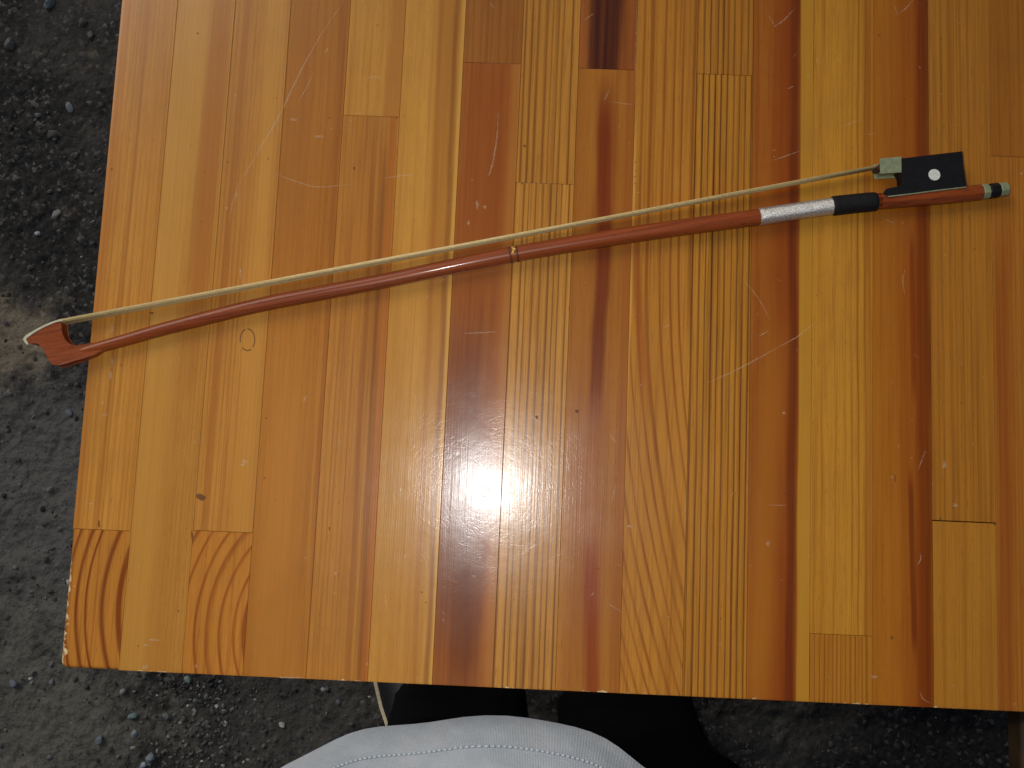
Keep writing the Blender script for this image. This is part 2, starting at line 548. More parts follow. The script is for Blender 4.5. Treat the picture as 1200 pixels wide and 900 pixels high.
# ------------------------------------------------------------------ table
table = empty('table', (0.42, 0.4, 0))
tag(table, 'varnished pine table top of glued staves on wooden legs', 'table')
SEAM = [(0.00146, -0.00163), (0.03693, 0.00112), (0.07502, 0.00023), (0.11187, -0.001), (0.15003, 0.00038), (0.18696, -0.0016),
        (0.22569, -0.00081), (0.26187, 0.0025), (0.29928, 0.00127), (0.33758, -0.00248), (0.37514, 0.00124), (0.41307, -0.00288),
        (0.45053, -0.00002), (0.48781, 0.0022), (0.52445, -0.00126), (0.56247, 0.0016), (0.60, 0.0), (0.6375, 0.0), (0.675, 0.0), (0.7125, 0.0), (0.75, 0.0)]
YEND = 0.80
TH = 0.030
rngz = random.Random(3)
def stave(i, v0, v1, gap0=0.00006, gapj=0.00008, **kw):
    """stave i between the joints that cross its middle at photo rows v0 (far) and v1 (near)"""
    def yx(v, k):
        u = 600 + (((SEAM[k][0] + SEAM[k + 1][0]) / 2) - 0.28) * 1900
        for _ in range(3):
            y = at(u, v).y
            u += (((SEAM[k][0] + SEAM[k + 1][0]) / 2) - at(u, v).x) * 1900
        return y
    yt = YEND if v0 is None else yx(v0, i) - gapj
    yb = 0.0 if v1 is None else yx(v1, i) + gapj
    a, b = SEAM[i], SEAM[i + 1]
    X = lambda s, y: s[0] + s[1] * y
    org = Vector(((X(a, (yt + yb) / 2) + X(b, (yt + yb) / 2)) / 2, (yt + yb) / 2, TZ))
    bm = bmesh.new()
    g = gap0
    cs = [(X(a, yb) + g, yb), (X(b, yb) - g, yb), (X(b, yt) - g, yt), (X(a, yt) + g, yt)]
    lo = [bm.verts.new((x - org.x, y - org.y, -TH)) for x, y in cs]
    hi = [bm.verts.new((x - org.x, y - org.y, rngz.uniform(-0.00007, 0.00005))) for x, y in cs]
    bm.faces.new(lo[::-1]); bm.faces.new(hi)
    for k in range(4):
        bm.faces.new((lo[k], lo[(k + 1) % 4], hi[(k + 1) % 4], hi[k]))
    bm.edges.ensure_lookup_table()
    def edge(p, q):
        return bm.edges.get((p, q))
    front, left = v1 is None, i == 0
    big = []
    if front: big += [edge(hi[0], hi[1]), edge(lo[0], lo[1])]
    if left: big += [edge(hi[3], hi[0]), edge(lo[3], lo[0])]
    small = [e for e in (edge(hi[0], hi[1]), edge(hi[1], hi[2]), edge(hi[2], hi[3]), edge(hi[3], hi[0])) if e not in big]
    if front and left:
        r = bmesh.ops.bevel(bm, geom=[edge(lo[0], hi[0])], offset=0.0042, segments=4, profile=0.5, affect='EDGES')
        zs = [e for e in bm.edges if e.is_valid and all(abs(v.co.z) < 0.001 for v in e.verts)]
        xm, ym = cs[0][0] - org.x, cs[0][1] - org.y
        big = [e for e in zs if all(v.co.x < xm + 0.0045 or v.co.y < ym + 0.0045 for v in e.verts) and
               not all(v.co.x > xm + 0.03 for v in e.verts) and not all(v.co.y > ym + 0.03 for v in e.verts)]
        small = []
    if small:
        bmesh.ops.bevel(bm, geom=small, offset=0.0002, segments=1, affect='EDGES')
    big = [e for e in big if e.is_valid]
    if not (front and left):
        big = [e for e in bm.edges if (front and all(abs(v.co.y - (yb - org.y)) < 1e-5 for v in e.verts) and abs(e.verts[0].co.x - e.verts[1].co.x) > 0.02)
               or (left and abs(e.verts[0].co.y - e.verts[1].co.y) > 0.05 and all(v.co.x < -0.016 for v in e.verts))]
    if big:
        bmesh.ops.bevel(bm, geom=big, offset=0.0022, segments=3, profile=0.5, affect='EDGES')
    kw = dict(kw)
    if front: kw.setdefault('edge_wear', 'corner' if left else 'front')
    m = wood(org, i + (0 if v0 is None else 31) + 0.5, **kw)
    o = obj('stave', bm, m, None)
    o.parent = table
    o.location = org - table.location
    return o

tan, ylw, red, org_, gold = (186, 124, 60), (190, 134, 66), (158, 90, 42), (176, 104, 46), (182, 122, 52)
DK = (112, 56, 22)
# 0
stave(0, None, 621, base=(194, 130, 60), ring=(150, 86, 36), period=6, contrast=0.42, warp=0.5,
      streaks=[((150, 0), (84, 620), 7, (172, 100, 48), 0.6, 0.8, 3), ((176, 0), (112, 620), 3, (140, 74, 34), 0.35, 0.8, 3)])
stave(0, 621, None, base=(190, 120, 52), ring=(120, 52, 18), period=15, contrast=1.0, warp=0.35, arc=(330, 712, 0.95), cont_mod=0.2, vary=0.5)
# 1
stave(1, None, None, base=(192, 132, 66), ring=(152, 92, 40), period=5, contrast=0.42, warp=0.3,
      streaks=[((262, 0), (243, 225), 12, (164, 96, 42), 0.8, 0.4, 3, (-60, 380, 130)), ((226, 0), (155, 780), 16, (200, 142, 72), 0.5, 0.7, 3)])
# 2
stave(2, None, 623, base=(188, 124, 60), ring=(140, 82, 34), period=5.5, contrast=0.45, warp=0.5, gap0=0.00012,
      streaks=[((292, 0), (240, 600), 4, (150, 84, 38), 0.5, 0.6, 3), ((325, 0), (284, 600), 12, (196, 136, 68), 0.5, 0.6, 3)])
stave(2, 623, None, base=(192, 122, 54), ring=(136, 66, 24), period=15, contrast=0.95, warp=0.4, arc=(372, 742, 0.82), cont_mod=0.3, vary=0.5)
# 3
stave(3, None, None, base=(178, 112, 48), ring=(136, 76, 30), period=9, contrast=0.3, warp=0.8, vary=1.2,
      streaks=[((358, 0), (338, 225), 20, (156, 92, 38), 0.7, 0.7, 6, (-60, 330, 110)), ((330, 500), (318, 790), 26, (180, 114, 54), 0.6, 0.7, 6, (430, 860, 110)),
               ((402, 0), (380, 450), 4, (138, 74, 34), 0.5, 0.7, 4)])
# 4
stave(4, None, 136, base=(190, 130, 62), ring=(160, 98, 44), period=15, contrast=0.2, warp=0.6, vary=0.7,
      streaks=[((470, 0), (460, 130), 11, (164, 100, 46), 0.75, 0.4, 3)])
stave(4, 136, None, base=(184, 120, 56), ring=(132, 74, 32), period=6, contrast=0.42, warp=0.4,
      streaks=[((449, 225), (422, 780), 4, (120, 64, 26), 0.65, 0.7, 3, (180, 820, 60)), ((436, 225), (408, 780), 3, (130, 68, 28), 0.55, 0.7, 3, (180, 820, 60)),
               ((457, 225), (430, 780), 5, (164, 84, 34), 0.6, 0.6, 2)])
# 5
stave(5, None, None, base=(190, 131, 62), ring=(160, 98, 42), period=17, contrast=0.2, warp=1.0, vary=0.8,
      streaks=[((525, 0), (492, 780), 12, (158, 96, 42), 0.55, 0.8, 8, (-60, 430, 120)), ((512, 150), (486, 800), 3, (150, 84, 36), 0.5, 0.8, 4),
               ((534, 60), (500, 800), 3, (120, 64, 30), 0.6, 0.7, 5), ((541, 100), (508, 790), 4, (202, 146, 78), 0.75, 0.5, 2)])
# 6
stave(6, None, 74, base=(150, 88, 38), ring=(112, 58, 26), period=14, contrast=0.3, warp=0.8, vary=1.2)
stave(6, 74, None, base=(154, 84, 35), ring=(112, 54, 22), period=15, contrast=0.3, warp=0.9, vary=1.2, gap0=0.0001,
      streaks=[((575, 90), (560, 450), 24, (140, 70, 28), 0.7, 0.7, 8, (60, 330, 90)), ((545, 440), (528, 800), 26, (106, 48, 15), 0.85, 0.6, 10, (380, 770, 80)),
               ((548, 690), (543, 760), 16, (98, 42, 15), 0.75, 0.7, 6, (640, 800, 40)), ((600, 300), (578, 800), 10, (176, 112, 54), 0.6, 0.6, 4)])
# 7
stave(7, None, 215, base=(186, 124, 56), ring=(108, 58, 20), period=8.2, contrast=0.9, warp=0.22, sharp=0.7, cont_mod=0.35, vary=0.6)
stave(7, 215, None, base=(188, 126, 58), ring=(100, 54, 20), period=8.0, contrast=0.95, warp=0.28, sharp=0.74, cont_mod=0.4, vary=0.6)
# 8
stave(8, None, 81, base=(152, 82, 38), ring=(96, 44, 24), period=12, contrast=0.3, warp=0.5,
      streaks=[((711, 0), (708, 80), 20, (62, 22, 16), 0.97, 0.3, 4)])
stave(8, 81, None, base=(166, 102, 40), ring=(130, 70, 28), period=16, contrast=0.25, warp=1.0, vary=1.2,
      streaks=[((711, 110), (697, 500), 8, (98, 28, 8), 0.92, 0.45, 7, (118, 500, 45)), ((712, 130), (704, 300), 13, (122, 50, 18), 0.6, 0.6, 8, (100, 330, 60)),
               ((694, 520), (690, 690), 17, (144, 76, 28), 0.7, 0.7, 10, (460, 760, 60)), ((693, 690), (694, 815), 8, (130, 48, 14), 0.85, 0.6, 8, (640, 860, 40)),
               ((738, 150), (726, 800), 7, (146, 76, 32), 0.6, 0.7, 5)])
# 9
stave(9, None, None, base=(180, 116, 46), ring=(122, 60, 18), period=12, contrast=0.85, warp=0.35, sharp=0.7, cont_mod=0.45, vary=0.7,
      bend=(760, 300, 0.62, 2.0),
      streaks=[((741, 240), (727, 640), 3, (208, 152, 80), 0.7, 0.5, 2, (150, 660, 60)), ((745, 300), (752, 420), 5, (142, 66, 28), 0.6, 0.6, 3, (260, 470, 50))])
# 10
stave(10, None, 87.5, base=(176, 112, 42), ring=(90, 46, 14), period=7.6, contrast=0.85, warp=0.25, sharp=0.72, cont_mod=0.35, vary=0.6)
stave(10, 87.5, None, base=(182, 118, 44), ring=(82, 40, 14), period=7.4, contrast=1.0, warp=0.32, sharp=0.74, cont_mod=0.4, vary=0.6, gap0=0.0001)
# 11
stave(11, None, None, base=(158, 88, 30), ring=(128, 58, 20), period=18, contrast=0.3, warp=0.9, vary=1.1, gap0=0.0001,
      streaks=[((924, 0), (916, 820), 16, (130, 54, 14), 0.8, 0.8, 10), ((933, 0), (924, 820), 5, (94, 34, 10), 0.8, 0.7, 6),
               ((947, 0), (942, 820), 8.5, (180, 124, 46), 1.0, 0.16, 2.2), ((905, 500), (890, 800), 14, (172, 104, 36), 0.5, 0.8, 6, (400, 830, 80))])
# 12
stave(12, None, 744, base=(188, 127, 47), ring=(126, 66, 20), period=7.5, contrast=0.75, warp=0.9, vary=0.6, ringrange=(985, 1004),
      streaks=[((1018, 0), (1017, 800), 5, (146, 74, 24), 0.5, 0.6, 3)])
stave(12, 744, None, base=(176, 112, 40), ring=(122, 62, 16), period=5.0, contrast=0.75, warp=0.12, sharp=0.65, cont_mod=0.15, vary=0.4)
# 13
s13 = [((1080, 0), (1086, 820), 9, (96, 34, 8), 0.9, 0.6, 6), ((1064, 0), (1072, 820), 15, (138, 60, 14), 0.55, 0.8, 8),
       ((1068, 600), (1072, 760), 3, (96, 30, 10), 0.7, 0.5, 2, (560, 760, 20)), ((1069, 280), (1071, 440), 3, (110, 34, 10), 0.6, 0.5, 2, (280, 460, 20))]
stave(13, None, None, base=(166, 98, 30), ring=(132, 68, 20), period=20, contrast=0.25, warp=0.7, vary=0.8, streaks=s13)
# 14
stave(14, None, 611.5, base=(172, 108, 40), ring=(116, 66, 22), period=7.5, contrast=0.5, warp=0.25, vary=0.6, gapj=0.0003)
stave(14, 611.5, None, base=(174, 112, 42), ring=(140, 84, 28), period=21, contrast=0.3, warp=0.6, vary=0.6, gapj=0.0003)
# 15, 16 and the staves beyond the picture
stave(15, None, 184, base=(160, 96, 34), ring=(122, 64, 22), period=8, contrast=0.35, warp=0.3, vary=0.7)
stave(15, 184, None, base=(170, 104, 40), ring=(110, 54, 18), period=7, contrast=0.45, warp=0.3, vary=0.8,
      streaks=[((1176, 300), (1180, 830), 9, (142, 66, 26), 0.6, 0.7, 5, (280, 860, 60))])
for k in (16, 17, 18, 19):
    stave(k, None, None, base=[(182, 122, 52), (164, 98, 40), (186, 128, 58), (172, 108, 46)][k - 16], ring=(120, 64, 24), period=9 + k % 3 * 3, contrast=0.45, warp=0.4)

UNDER = plain('rough_pine', lin((150, 100, 52)), 0.6, 60, 0.2)
for x in (0.06, 0.69):
    for y in (0.10, 0.70):
        bm = bmesh.new(); add_box(bm, (x - 0.028, y - 0.028, 0.002), (x + 0.028, y + 0.028, TZ - TH - 0.0005), 0.003)
        obj('leg', bm, UNDER, table)
for lo, hi in (((0.089, 0.09, 0.60), (0.661, 0.112, TZ - TH - 0.0005)), ((0.089, 0.69, 0.60), (0.661, 0.712, TZ - TH - 0.0005)),
               ((0.049, 0.129, 0.60), (0.071, 0.671, TZ - TH - 0.0005)), ((0.679, 0.129, 0.60), (0.701, 0.671, TZ - TH - 0.0005))):
    bm = bmesh.new(); add_box(bm, lo, hi, 0.002); obj('apron', bm, UNDER, table)

# scratches, scuffs and specks in the varnish
def marks():
    rng = random.Random(8)
    Zm = TZ + 0.00012
    bm = bmesh.new()
    def ribbon(pts, wpx, jit=0.5):
        P = spline([(p[0], p[1]) for p in pts], 8)
        prev = None
        n = len(P)
        for k in range(n):
            d = P[min(k + 1, n - 1)] - P[max(k - 1, 0)]
            d = d / (np.linalg.norm(d) + 1e-9)
            nrm = np.array([-d[1], d[0]])
            hw = wpx * 0.5 * (0.15 + 0.85 * math.sin(math.pi * (k + 0.3) / (n - 0.4))) * rng.uniform(0.6, 1.3)
            c = P[k] + nrm * rng.uniform(-jit, jit) * 0.5
            a, b = at(*(c + nrm * hw), Zm), at(*(c - nrm * hw), Zm)
            cur = (bm.verts.new(a), bm.verts.new(b))
            if prev: bm.faces.new((prev[0], prev[1], cur[1], cur[0]))
            prev = cur
    def blot(u, v, ru, rv, zz=Zm):
        n = 9
        vs_ = []
        for k in range(n):
            a = 2 * math.pi * k / n
            r = rng.uniform(0.5, 1.1)
            vs_.append(bm.verts.new(at(u + ru * r * math.cos(a), v + rv * r * math.sin(a), zz)))
        bm.faces.new(vs_)
    ribbon([(404, 0), (378, 38), (352, 84), (326, 138), (300, 182), (279, 218)], 1.8)
    ribbon([(268, 262), (272, 240), (279, 218)], 1.1)
    ribbon([(369, 82), (360, 101), (350, 119)], 1.2)
    ribbon([(384, 56), (381, 63)], 2)
    ribbon([(322, 203), (345, 212), (372, 219), (410, 216)], 1.1)
    ribbon([(450, 209), (470, 206), (488, 205)], 1.2)
    ribbon([(584, 128), (582, 165), (575, 200), (571, 206)], 1.6)
    ribbon([(426, 92), (440, 90), (448, 93)], 1.2)
    ribbon([(543, 391), (560, 390), (582, 389)], 1.5)
    ribbon([(828, 449), (862, 434), (890, 419), (912, 407)], 1.5)
    ribbon([(912, 407), (935, 394), (956, 377)], 1.4)
    ribbon([(874, 330), (890, 352), (903, 376)], 0.9)
    ribbon([(889, 394), (900, 388)], 1.2)
    ribbon([(900, 592), (922, 592)], 0.8)
    ribbon([(906, 188), (920, 183), (937, 177)], 1.2)
    ribbon([(907, 31), (918, 24), (932, 9)], 1.5)
    ribbon([(900, 17), (909, 32)], 0.8)
    ribbon([(923, 104), (930, 101)], 1.3)
    ribbon([(985, 149), (1005, 141)], 1.0)
    ribbon([(1017, 158), (1026, 156)], 1.0)
    ribbon([(1053, 17), (1062, 9), (1070, 0)], 1.2)
    ribbon([(1085, 527), (1080, 540), (1076, 551)], 1.2)
    ribbon([(1078, 810), (1081, 818), (1090, 824)], 1.4)
    ribbon([(1075, 663), (1079, 655), (1078, 648)], 1.5)
    ribbon([(1048, 6), (1052, 18)], 0.9)
    ribbon([(716, 590), (719, 578), (721, 566)], 1.2)
    ribbon([(673, 509), (681, 519)], 1.3)
    ribbon([(715, 508), (722, 520)], 1.1)
    ribbon([(708, 705), (730, 718)], 0.9)
    ribbon([(693, 698), (697, 693)], 1.8)
    ribbon([(777, 384), (786, 380)], 1.0)
    ribbon([(714, 105), (708, 118)], 1.5)
    ribbon([(715, 119), (742, 123)], 0.8)
    ribbon([(746, 0), (745, 60), (744, 120)], 0.9)
    ribbon([(451, 697), (453, 710)], 1.2)
    ribbon([(518, 725), (521, 728)], 1.8)
    ribbon([(556, 604), (565, 610)], 2.4)
    ribbon([(480, 457), (486, 465), (492, 478)], 1.0)
    ribbon([(589, 469), (600, 470)], 1.2)
    ribbon([(355, 471), (360, 463)], 1.6)
    ribbon([(277, 110), (275, 112)], 4)
    ribbon([(573, 3), (580, 10)], 1.0)
    ribbon([(684, 24), (697, 15)], 0.9)
    ribbon([(1060, 345), (1058, 327), (1061, 316)], 1.2)
    ribbon([(1049, 262), (1038, 257)], 1.0)
    for _ in range(60):                                   # short hairlines everywhere
        u, v = rng.uniform(150, 1190), rng.uniform(5, 800)
        a = rng.uniform(0, math.pi); l = rng.uniform(2, 9)
        ribbon([(u, v), (u + l * math.cos(a) * .5 + rng.uniform(-1, 1), v + l * math.sin(a) * .5), (u + l * math.cos(a), v + l * math.sin(a))], rng.uniform(0.4, 0.9))
    for u, v, ru, rv in ((287, 541, 5, 3), (284, 545, 3, 2), (131, 424, 1.6, 7), (130, 440, 1.8, 7), (131, 385, 3, 6), (120, 472, 2, 1.5), (123, 486, 5, 1.5),
                         (107, 590, 2.5, 2), (181, 750, 9, 1.6), (171, 756, 4, 1.6), (230, 781, 1.6, 3), (170, 782, 4, 3),
                         (393, 672, 2.4, 2.4), (475, 652, 2.2, 3), (476, 591, 1.4, 2.4), (485, 571, 1.6, 1.6), (555, 675, 2.5, 1.5), (1117, 804, 1.5, 1.5), (1189, 825, 2, 1.5),
                         (1119, 592, 4, 2.6), (1107, 545, 3, 5), (919, 484, 2.4, 1.8), (1045, 559, 1.6, 1.4), (1068, 537, 1.3, 1.3), (900, 637, 3, 3), (738, 617, 4, 2),
                         (266, 244, 2, 2), (181, 264, 1.2, 1.4), (278, 228, 1.2, 5), (282, 320, 1, 8), (559, 240, 2.5, 6), (549, 262, 1.5, 4), (568, 242, 2, 3), (344, 140, 6, 2), (375, 160, 7, 1.6),
                         (228, 518, 1.4, 3), (430, 778, 2, 1.6), (338, 794, 20, 1.2), (958, 72, 1.4, 1.6), (1078, 79, 1.3, 1.3), (957, 70, 1, 2), (1025, 793, 5, 1.6), (1197, 203, 1.6, 1.6)):
        blot(u, v, ru, rv)
    for _ in range(80):
        r = rng.uniform(0.4, 1.2)
        blot(rng.uniform(120, 1190), rng.uniform(5, 800), r, r * rng.uniform(0.7, 1.6))
    N = NT('rubbed_varnish')
    N.set(Base_Color=lin((226, 204, 172)), Roughness=0.75, Alpha=N.smooth(N.noise(N.obj(), 900, 3, 0.7), 0.3, 0.7, 0.04, 0.36))
    o = obj('scratches', bm, N.m, table)
    o['kind'] = 'stuff'
    bm = bmesh.new()
    for u, v, ru, rv in ((232, 39, 1.6, 1.4), (131, 198, 1.4, 1.4), (465, 138, 1.6, 1.4), (415, 197, 1.4, 2.4), (615, 171, 2.4, 2.2), (612, 215, 1.4, 1.4), (605, 214, 1.2, 1.2),
                         (1045, 747, 2.2, 2.6), (1102, 609, 1.6, 3), (1166, 613.5, 2.0, 2), (116, 614, 1.4, 5), (225, 628, 1.4, 8), (178, 367, 3.2, 1.2), (142, 428, 1, 2), (386, 620, 1.2, 3),
                         (310, 560, 1.4, 1.4), (312, 490, 1.5, 1.2), (162, 757, 1.2, 1.2), (209, 716, 1.2, 1.2), (494, 694, 1.4, 1.0), (499, 706, 1.2, 1), (676, 482, 3, 3), (629, 489, 2, 3),
                         (386, 138, 1.2, 1.2), (1103, 45, 1, 2), (745, 190, .9, 1), (745, 200, .9, 1), (744, 207, .9, 1.4), (744, 215, .9, 1.4), (1049, 560, .8, 7), (236, 582, 7, 5)):
        blot(u, v, ru, rv, Zm + 0.00002)
    for _ in range(60):
        r = rng.uniform(0.4, 0.9)
        blot(rng.uniform(120, 1190), rng.uniform(5, 800), r, r * rng.uniform(0.8, 2.2), Zm + 0.00002)
    # the oval cup-like ring below the bow near its head
    ring = []
    for k in range(24):
        a = 2 * math.pi * k / 24
        ring.append((bm.verts.new(at(290 + 9.2 * math.cos(a), 398 + 13.5 * math.sin(a), Zm)), bm.verts.new(at(290 + 7.9 * math.cos(a), 398 + 12 * math.sin(a), Zm))))
    for k in range(24):
        if k not in (3, 9, 10, 17):
            bm.faces.new((ring[k][0], ring[(k + 1) % 24][0], ring[(k + 1) % 24][1], ring[k][1]))
    N = NT('ground_in_dirt')
    N.set(Base_Color=lin((92, 54, 26)), Roughness=0.7, Alpha=0.55)
    o = obj('dark_specks', bm, N.m, table)
    o['kind'] = 'stuff'
marks()

# ------------------------------------------------------------------ bow
bow_o = at(600, 298, TZ)
bow = empty('violin_bow', bow_o)
tag(bow, 'reddish brown violin bow with black frog lying on its side across the table', 'bow')
PX = 0.000524
AX = TZ + 0.0056                                           # axis of the stick

def bow_wood():
    N = NT('varnished_bow_wood')
    co = N.obj()
    d = at(1100, 231) - at(100, 411)
    ang = math.atan2(d.y, d.x)
    mp = N.n('ShaderNodeMapping', vector_type='TEXTURE'); N.put(mp.inputs[0], co); mp.inputs[2].default_value = (0, 0, ang)
    f = N.noise(N.scaled(mp.outputs[0], (14, 900, 900)), 1.0, 4, 0.6)
    g = N.noise(N.scaled(mp.outputs[0], (9, 120, 120)), 1.0, 3)
    col = N.mix(N.smooth(f, 0.35, 0.7), lin((138, 64, 23)), lin((98, 38, 13)))
    col = N.mix(N.smooth(g, 0.35, 0.7, 0.0, 0.5), col, lin((144, 70, 25)))
    dots = N.noise(N.scaled(mp.outputs[0], (160, 1300, 1300)), 1.0, 1)
    col = N.mix(N.smooth(dots, 0.66, 0.74, 0, 0.6), col, lin((66, 26, 14)))
    N.set(Base_Color=col, Roughness=0.4, Specular_IOR_Level=0.25, Coat_Weight=0.4, Coat_Roughness=0.1, Coat_IOR=1.4, Normal=N.bump(f, 0.08, 0.0006))
    return N.m
BW = bow_wood()
IVORY = plain('ivory_plate', lin((186, 184, 158)), 0.4, 400, 0.08)
EBONY = plain('ebony', (0.008, 0.008, 0.009, 1), 0.45, 300, 0.15, 0.0, 1500, Specular_IOR_Level=0.22)
NICKEL = plain('tarnished_nickel', lin((138, 146, 112)), 0.42, 350, 0.14, Metallic=0.25)
LEATHER = plain('black_leather', (0.008, 0.008, 0.009, 1), 0.6, 500, 0.3, 0.35, 2500, Specular_IOR_Level=0.2)
PEARL = plain('pearl', lin((205, 208, 200)), 0.22, 700, 0.12, Coat_Weight=0.6)

AXIS = [(84, 415.6), (100, 411.4), (150, 397.4), (200, 383.2), (300, 358.2), (375, 343.4), (450, 329.0), (600, 298.2), (750, 273.4), (885, 254.8), (932, 247.6), (1000, 238.6), (1100, 230.2), (1150, 225.2), (1181, 221.3)]
RAD = [6.3, 6.7, 7.1, 7.7, 8.5, 8.7, 8.8, 9.4, 9.8, 9.8, 9.6, 9.6, 9.6, 9.2, 8.6]
_ax = spline([(a[0], a[1], r) for a, r in zip(AXIS, RAD)], 12)
def on_axis(u):
    v = np.interp(u, _ax[:, 0], _ax[:, 1]); r = np.interp(u, _ax[:, 0], _ax[:, 2])
    return at(u, v, AX), float(r) * PX
bm = bmesh.new()
us = np.linspace(84, 1031, 120)
tube(bm, [on_axis(u)[0] for u in us], [on_axis(u)[1] for u in us], 20)
o = obj('stick', bm, BW, bow, True)
bm = bmesh.new()                                           # eight-sided handle under the frog
us = np.linspace(1024, 1150, 8)
tube(bm, [on_axis(u)[0] for u in us], [on_axis(u)[1] * 1.03 for u in us], 8, phase=math.pi / 8)
bmesh.ops.bevel(bm, geom=list(bm.edges), offset=0.0003, segments=1, affect='EDGES')
obj('handle', bm, BW, bow)

# head: the carved tip
HEAD = [(31.0, 398.6), (38, 393.2), (45, 388.8), (52, 384.8), (60, 381.8), (70.5, 377.0), (70.8, 385), (72.2, 392), (75.5, 398.6), (80.5, 403.6), (87, 406.0), (97, 404.8), (108, 402.6), (117, 402.2),
        (119, 409.5), (110, 414.6), (100, 418.0), (86, 422.2), (74, 425.4), (66, 427.0), (61.4, 426.2), (58.2, 421.5), (54.6, 414.5), (50.6, 407.4), (46, 402.4), (41, 400.8), (36, 401.6)]
HEAD = [(60.5, 380.8) if h == (60, 381.8) else h for h in HEAD]
def extrude_outline(pts, half, zc, bevel, name, mat, parent, smooth=False, ztop=None):
    bm = bmesh.new()
    top, bot = [], []
    for k, (u, v) in enumerate(pts):
        h = half(u) if callable(half) else half
        p = at(u, v, zc + h)
        top.append(bm.verts.new(p)); bot.append(bm.verts.new((p.x, p.y, zc - h)))
    n = len(pts)
    ft = bm.faces.new(top); fb = bm.faces.new(bot[::-1])
    for k in range(n):
        bm.faces.new((top[k], top[(k + 1) % n], bot[(k + 1) % n], bot[k]))
    bm.normal_update()
    if bevel:
        rim = list(ft.edges) + list(fb.edges)
        bmesh.ops.bevel(bm, geom=rim, offset=bevel, segments=2, profile=0.5, affect='EDGES')
    bm.normal_update()
    bmesh.ops.triangulate(bm, faces=[f for f in bm.faces if len(f.verts) > 4], ngon_method='EAR_CLIP')
    return obj(name, bm, mat, parent, smooth)
def hhalf(u):
    return np.interp(u, [28, 60, 76, 90, 104, 119], [0.0048, 0.0050, 0.0046, 0.0037, 0.0033, 0.0022])
extrude_outline(HEAD, hhalf, AX, 0.0006, 'head', BW, bow)
# ivory face plate, bent over the beak
plate = [(31.6, 403.6), (29.4, 401.2), (27.2, 397.6), (29.5, 393.8), (37, 389.0), (45, 384.6), (53, 380.6), (60, 377.6), (66, 375.6), (73, 374.4),
         (73, 375.6), (66, 377.0), (60, 379.2), (53, 382.3), (45, 386.4), (38, 390.8), (31.6, 395.4), (30.0, 397.9), (32.8, 402.4)]
extrude_outline(plate, 0.0053, AX, 0.0002, 'face_plate', IVORY, bow)

# hair: a flat ribbon of many strands standing on its edge
rng = random.Random(4)
bm = bmesh.new()
p0, p1 = at(71.5, 377.8, AX), at(1031, 195.2, AX)
dirn = (p1 - p0).normalized(); side = Vector((-dirn.y, dirn.x, 0))
for k in range(0, 46, 3):
    z = (k / 45 - 0.5) * 0.0084
    tube(bm, [p0 + Vector((0, 0, z)), p1 + Vector((0, 0, z * 0.58))], [0.0007, 0.0006], 6)
for k in range(46):
    z = (k / 45 - 0.5) * 0.0084
    for q in range(2):
        off = (q - 0.5) * 0.0009 + rng.uniform(-0.0003, 0.0003)
        zz = z + rng.uniform(-0.0002, 0.0002)
        pts, rr = [], []
        for s in range(9):
            t = s / 8
            pinch = 1 - 0.42 * t
            pts.append(p0.lerp(p1, t) + side * (off * (1.25 - 0.45 * t) + rng.uniform(-1, 1) * 0.00006) + Vector((0, 0, zz * pinch)))
            rr.append(0.00028)
        tube(bm, pts, rr, 4)
N = NT('bow_hair')
co = N.obj()
hn = N.noise(N.scaled(co, (30, 2500, 2500)), 1.0, 3)
N.set(Base_Color=N.mix(N.smooth(hn, 0.3, 0.7), lin((192, 166, 108)), lin((216, 194, 142))), Roughness=0.45, Specular_IOR_Level=0.4)
obj('hair', bm, N.m, bow, True)

# frog
FROG = [(1053, 187.0), (1090, 182.5), (1127, 178.2), (1127.8, 186), (1128.6, 197), (1130, 208), (1131.8, 217.6), (1100, 221.2), (1070, 225.2), (1040.4, 228.6),
        (1037, 226.8), (1036.8, 224.6), (1039.6, 221.8), (1047, 220.4), (1055, 219.2), (1058.2, 216.6), (1059.4, 211.6), (1059.0, 206), (1057.2, 202.0), (1053, 199.6)]
extrude_outline(FROG, 0.0053, TZ + 0.0059, 0.0005, 'frog', EBONY, bow)
LINER = [(1040.4, 229.2), (1070, 225.8), (1100, 221.8), (1132, 218.2), (1132.3, 219.7), (1100, 223.4), (1070, 227.4), (1041.5, 230.8)]
extrude_outline(LINER, 0.0052, TZ + 0.0059, 0.0, 'liner', NICKEL, bow)
FERR = [(1033.8, 188.6), (1043, 187.6), (1053.2, 186.6), (1053.4, 199.2), (1043, 199.8), (1034.4, 200.4)]
extrude_outline(FERR, 0.0053, TZ + 0.0062, 0.0016, 'ferrule', NICKEL, bow)
WEDGE = [(1027.6, 195.4), (1034, 191.0), (1034.2, 199.4), (1031.0, 198.2)]
extrude_outline(WEDGE, 0.0046, TZ + 0.0055, 0.0004, 'wedge', plain('dark_maple', lin((60, 36, 24)), 0.6, 500, 0.25), bow)
bm = bmesh.new()                                           # pearl eye and the pearl slide at the frog's heel
c = at(1095, 204.8, TZ + 0.0112)
tube(bm, [c, c + Vector((0, 0, 0.00018))], [7.0 * PX, 6.8 * PX], 28)
obj('pearl_eye', bm, PEARL, bow)

